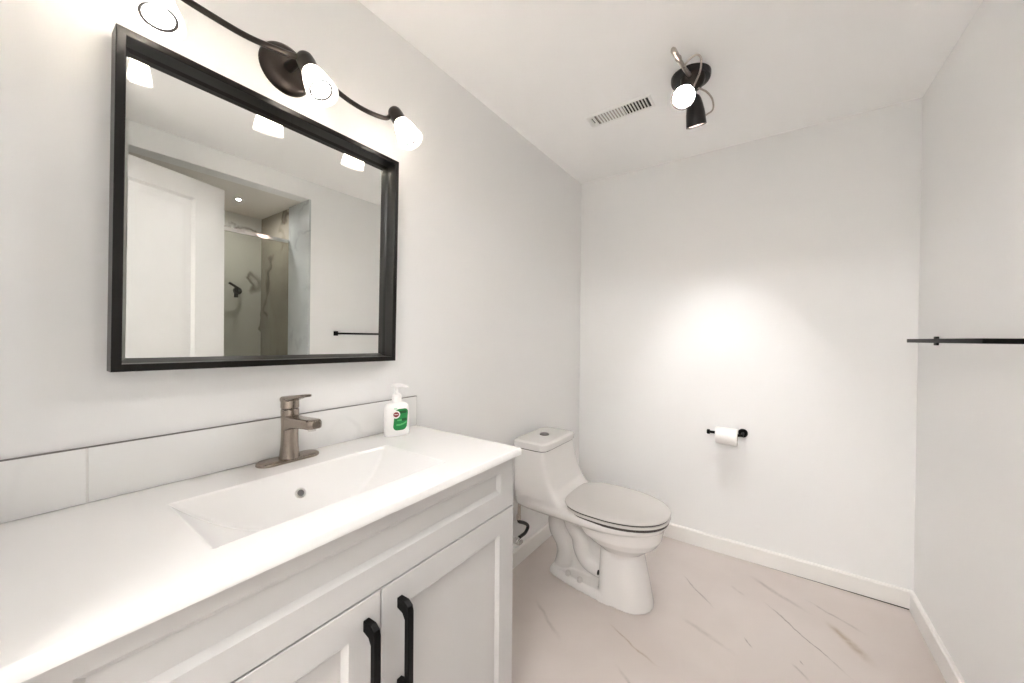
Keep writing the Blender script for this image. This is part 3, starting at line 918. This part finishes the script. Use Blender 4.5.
# ------------------------------------------------------------------ toilet paper
tp = thing('toilet_paper_holder', 'black open arm toilet paper holder on the back wall', 'paper holder', (0.953, D, 0.676))
b = BM(); lathe(b, [(0.023, 0.0005), (0.023, 0.006), (0.021, 0.009), (0.010, 0.010), (0.0, 0.010)], (0.953, D, 0.676), (0, -1, 0), 32)
obj('rosette', b, MT['black'], tp)
b = BM(); tube(b, spline([(0.953, D - 0.008, 0.676), (0.953, D - 0.045, 0.676), (0.951, D - 0.063, 0.6755), (0.943, D - 0.070, 0.675), (0.93, D - 0.071, 0.675), (0.80, D - 0.071, 0.675)], 5), 0.0075, 14)
obj('arm', b, MT['black'], tp)
b = BM(); lathe(b, [(0.0, -0.002), (0.0115, -0.002), (0.0125, 0.002), (0.0125, 0.009), (0.011, 0.012), (0.0, 0.012)], (0.802, D - 0.071, 0.675), (-1, 0, 0), 24)
obj('end_knob', b, MT['black'], tp)
RZ, RR = 0.6645, 0.044
roll = thing('toilet_paper_roll', 'white paper roll hanging on the black holder', 'toilet paper', (0.883, D - 0.071, RZ))
b = BM()
lathe(b, [(0.0205, 0.0), (RR - 0.002, 0.0), (RR, 0.002), (RR, 0.099), (RR - 0.002, 0.101), (0.0205, 0.101), (0.0205, 0.0)], (0.9335, D - 0.071, RZ), (-1, 0, 0), 48)
obj('paper', b, MT['paper'], roll, 40)
b = BM(); lathe(b, [(0.0190, -0.0003), (0.0204, -0.0003), (0.0204, 0.1013), (0.0190, 0.1013), (0.0190, -0.0003)], (0.9335, D - 0.071, RZ), (-1, 0, 0), 32)
c = obj('core', b, MT['card'], roll)
c['label'] = 'brown card core'

# ------------------------------------------------------------------ towel bar
tb = thing('towel_bar', 'black square towel bar mounted on the right wall', 'towel bar', (W, 1.80, 1.178))
TY0, TY1, TX, TZ = 1.460, 2.086, W - 0.075, 1.178
b = BM(); box(b, (TX - 0.007, TY0 - 0.007, TZ - 0.007), (TX + 0.007, TY1 + 0.007, TZ + 0.007), 0.0015, 2)
obj('bar', b, MT['black'], tb)
for y in (TY0, TY1):
    b = BM(); box(b, (TX + 0.0055, y - 0.007, TZ - 0.007), (W - 0.006, y + 0.007, TZ + 0.007), 0.0015, 2)
    a_ = obj('arm', b, MT['black'], tb)
    b = BM(); box(b, (W - 0.008, y - 0.016, TZ - 0.017), (W - 0.0004, y + 0.016, TZ + 0.017), 0.002, 2)
    obj('wall_bracket', b, MT['black'], a_)

# ------------------------------------------------------------------ ceiling vent
VX0, VX1, VYA, VYB = 0.345, 0.620, 1.638, 1.714
av = thing('air_vent', 'white slotted air vent on the ceiling above the toilet', 'vent', (0.482, 1.676, H))
b = BM()
m_ = 0.012
loft(b, [[(x, y, z) for x, y in ((VX0 - i, VYA - i), (VX1 + i, VYA - i), (VX1 + i, VYB + i), (VX0 - i, VYB + i))] for i, z in ((m_, H - 0.0003), (m_, H - 0.002), (m_ - 0.004, H - 0.005), (0.0, H - 0.005), (0.0, H - 0.0006))], False, False)
box(b, (VX0 + 0.0165, VYA, H - 0.005), (VX0 + 0.027, VYB, H - 0.001))
box(b, (VX0, VYA, H - 0.005), (VX0 + 0.0165, VYA + 0.010, H - 0.001))
box(b, (VX0, VYB - 0.016, H - 0.005), (VX0 + 0.0165, VYB, H - 0.001))
box(b, (VX0, VYA, H - 0.005), (VX0 + 0.010, VYB, H - 0.001))
obj('vent_frame', b, MT['vent'], av, 30)
b = BM(); box(b, (VX0, VYA, H - 0.0010), (VX1, VYB, H - 0.0004))
obj('duct_opening', b, MT['void'], av)
NL = 18
p0 = VX0 + 0.029
pitch = (VX1 - p0) / NL
for k in range(NL - 1):
    x = p0 + pitch * (k + 1.0)
    b = BM()
    hw = pitch * 0.18
    lean = 0.004 if k < 9 else 0.0
    loft(b, [[(x - hw + lean * t, y0, z), (x + hw + lean * t, y0, z), (x + hw + lean * t, y1, z), (x - hw + lean * t, y1, z)] for z, t, y0, y1 in ((H - 0.005, 0, VYA, VYB), (H - 0.0012, 1, VYA, VYB))])
    obj('louver', b, MT['vent'], av)
for k in range(9):
    x = p0 + pitch * (k + 0.5)
    b = BM(); box(b, (x - pitch * 0.26, VYA + 0.001, H - 0.0030), (x + pitch * 0.26, VYB - 0.001, H - 0.0022))
    obj('damper_blade', b, MT['louver_grey'], av)

# ------------------------------------------------------------------ ceiling spotlight
cs = thing('ceiling_spotlight', 'black ceiling spotlight fixture with two adjustable heads', 'ceiling light', (0.822, 1.60, H))
b = BM()
lathe(b, [(0.073, 0.0005), (0.073, 0.012), (0.070, 0.020), (0.060, 0.024), (0.0, 0.024)], (0.795, 1.612, H), (0, 0, -1), 48)
obj('canopy', b, MT['shade_black'], cs)
b = BM()
lathe(b, [(0.044, 0.0), (0.044, 0.018), (0.037, 0.036), (0.022, 0.048), (0.0, 0.052)], (0.806, 1.592, H - 0.022), (0, 0, -1), 36)
obj('hub', b, MT['bronze'], cs)
def spot_head(tail, axis, L=0.105, R=0.037, rec=0.050, lens='spot_lens', lr=0.0185):
    tail = Vector(tail); axis = Vector(axis).normalized()
    b = BM()
    lathe(b, [(0.0, 0.0), (0.010, 0.001), (0.019, 0.008), (0.0245, 0.020), (0.030, 0.042), (0.0345, 0.068), (R, L), (R - 0.002, L + 0.0005), (R - 0.0025, L - 0.001),
              (0.033, 0.070), (0.0285, 0.046), (0.021, 0.024), (0.0, 0.022)], tail, axis, 40)
    h = obj('spot_head', b, MT['shade_black'], cs, 40)
    b = BM()
    lathe(b, [(R - 0.0026, L - 0.0015), (R - 0.006, L - 0.003), (0.0275, L - 0.034), (min(0.0190, lr + 0.001), L - rec - 0.005)], tail, axis, 36)
    obj('reflector', b, MT['reflector'], h)
    b = BM()
    lathe(b, [(lr, L - rec - 0.008), (lr * 0.98, L - rec - 0.003), (lr * 0.65, L - rec - 0.001), (0.0, L - rec)], tail, axis, 28)
    obj('bulb_lens', b, MT[lens], h)
    return h
A_ax = Vector((0.06, -0.70, -0.66)).normalized()
A_tip = Vector((0.790, 1.505, 2.092))
spot_head(A_tip - A_ax * 0.105, A_ax, 0.105, 0.043)
B_ax = Vector((0.03, 0.37, -0.928)).normalized()
spot_head((0.806, 1.622, 2.160), B_ax, 0.116, 0.038, 0.080, 'spot_lens_back', 0.012)
b = BM()
tube(b, [(0.802, 1.565, 2.200), (0.797, 1.48, 2.180), (0.793, 1.40, 2.166)], 0.0075, 12)
lathe(b, [(0.0, 0.0), (0.0095, 0.0), (0.0105, 0.012), (0.0085, 0.014), (0.0092, 0.070), (0.0070, 0.072), (0.0070, 0.078), (0.0, 0.078)], (0.793, 1.40, 2.166), (-0.06, -0.95, -0.14), 18)
obj('swivel_stem', b, MT['steel'], cs)
b = BM()
tube(b, spline([(0.794, 1.462, 2.170), (0.815, 1.445, 2.182), (0.843, 1.440, 2.186), (0.854, 1.462, 2.182), (0.844, 1.51, 2.170), (0.815, 1.56, 2.152)], 6), 0.0034, 10)
obj('yoke', b, MT['steel'], cs)
b = BM()
tube(b, spline([(0.826, 1.590, 2.160), (0.852, 1.618, 2.150), (0.868, 1.655, 2.134), (0.866, 1.688, 2.112), (0.840, 1.682, 2.094)], 6), 0.0034, 10)
obj('yoke', b, MT['steel'], cs)

# ------------------------------------------------------------------ shower fittings seen in the mirror
sg = thing('shower_glass', 'clear glass shower screen with top rail reflected in mirror', 'glass screen', (1.91, 0.65, 0.0))
b = BM(); box(b, (1.900, ALC_Y0 + 0.003, 0.012), (1.908, ALC_Y - 0.003, 1.845))
obj('glass_pane', b, MT['shower_glass'], sg)
b = BM(); box(b, (1.892, ALC_Y0 + 0.002, 1.842), (1.916, ALC_Y - 0.002, 1.868), 0.002, 1)
obj('top_rail', b, MT['chrome'], sg)
b = BM(); box(b, (1.892, ALC_Y0 + 0.002, 0.0005), (1.916, ALC_Y - 0.002, 0.014), 0.002, 1)
obj('bottom_rail', b, MT['chrome'], sg)
sh = thing('shower_mixer', 'dark shower arm and mixer on the shower rear wall', 'shower fitting', (ALC_X, 1.11, 1.50))
b = BM()
lathe(b, [(0.03, 0.0005), (0.03, 0.006), (0.012, 0.01), (0.0, 0.01)], (ALC_X, 1.11, 1.50), (-1, 0, 0), 24)
tube(b, spline([(ALC_X - 0.006, 1.11, 1.50), (ALC_X - 0.06, 1.11, 1.505), (ALC_X - 0.10, 1.07, 1.52), (ALC_X - 0.12, 1.02, 1.545)], 6), 0.009, 12)
obj('spray_arm', b, MT['bronze'], sh)
b = BM(); tube(b, [(ALC_X - 0.10, 1.07, 1.52), (ALC_X - 0.10, 1.07, 1.44)], [0.010, 0.014], 14)
obj('diverter', b, MT['bronze'], sh)
dl = thing('shower_downlight', 'small round downlight in the shower ceiling', 'downlight', (2.02, 0.985, ALC_Z))
b = BM(); lathe(b, [(0.0105, 0.0), (0.030, 0.001), (0.030, 0.005), (0.013, 0.006), (0.0105, 0.004)], (2.02, 0.985, ALC_Z), (0, 0, -1), 32)
obj('trim_ring', b, MT['shower_ceiling'], dl)
b = BM(); lathe(b, [(0.0110, 0.0035), (0.0, 0.0035)], (2.02, 0.985, ALC_Z), (0, 0, -1), 24)
obj('downlight_lens', b, MT['shower_lamp'], dl)

# ------------------------------------------------------------------ unseen hall lamp added as fill from behind the camera
hl = thing('hall_fill_lamp', 'long white fill lamp added on the unseen hallway ceiling behind the doorway', 'ceiling light', (0.86, -0.95, H))
b = BM(); box(b, (0.20, -1.0, H - 0.022), (1.52, -0.90, H - 0.0005), 0.003, 1)
for x0, x1 in ((0.20, 0.225), (1.495, 1.52)):
    box(b, (x0, -1.0, H - 0.075), (x1, -0.90, H - 0.020), 0.004, 2)
obj('fill_lamp_housing', b, MT['trim'], hl)
b = BM(); box(b, (0.2255, -0.995, H - 0.072), (1.4945, -0.905, H - 0.0225), 0.018, 4)
obj('fill_diffuser', b, MT['hall_fill'], hl)

for o in bpy.data.objects:
    if '_o' in o.keys():
        del o['_o']
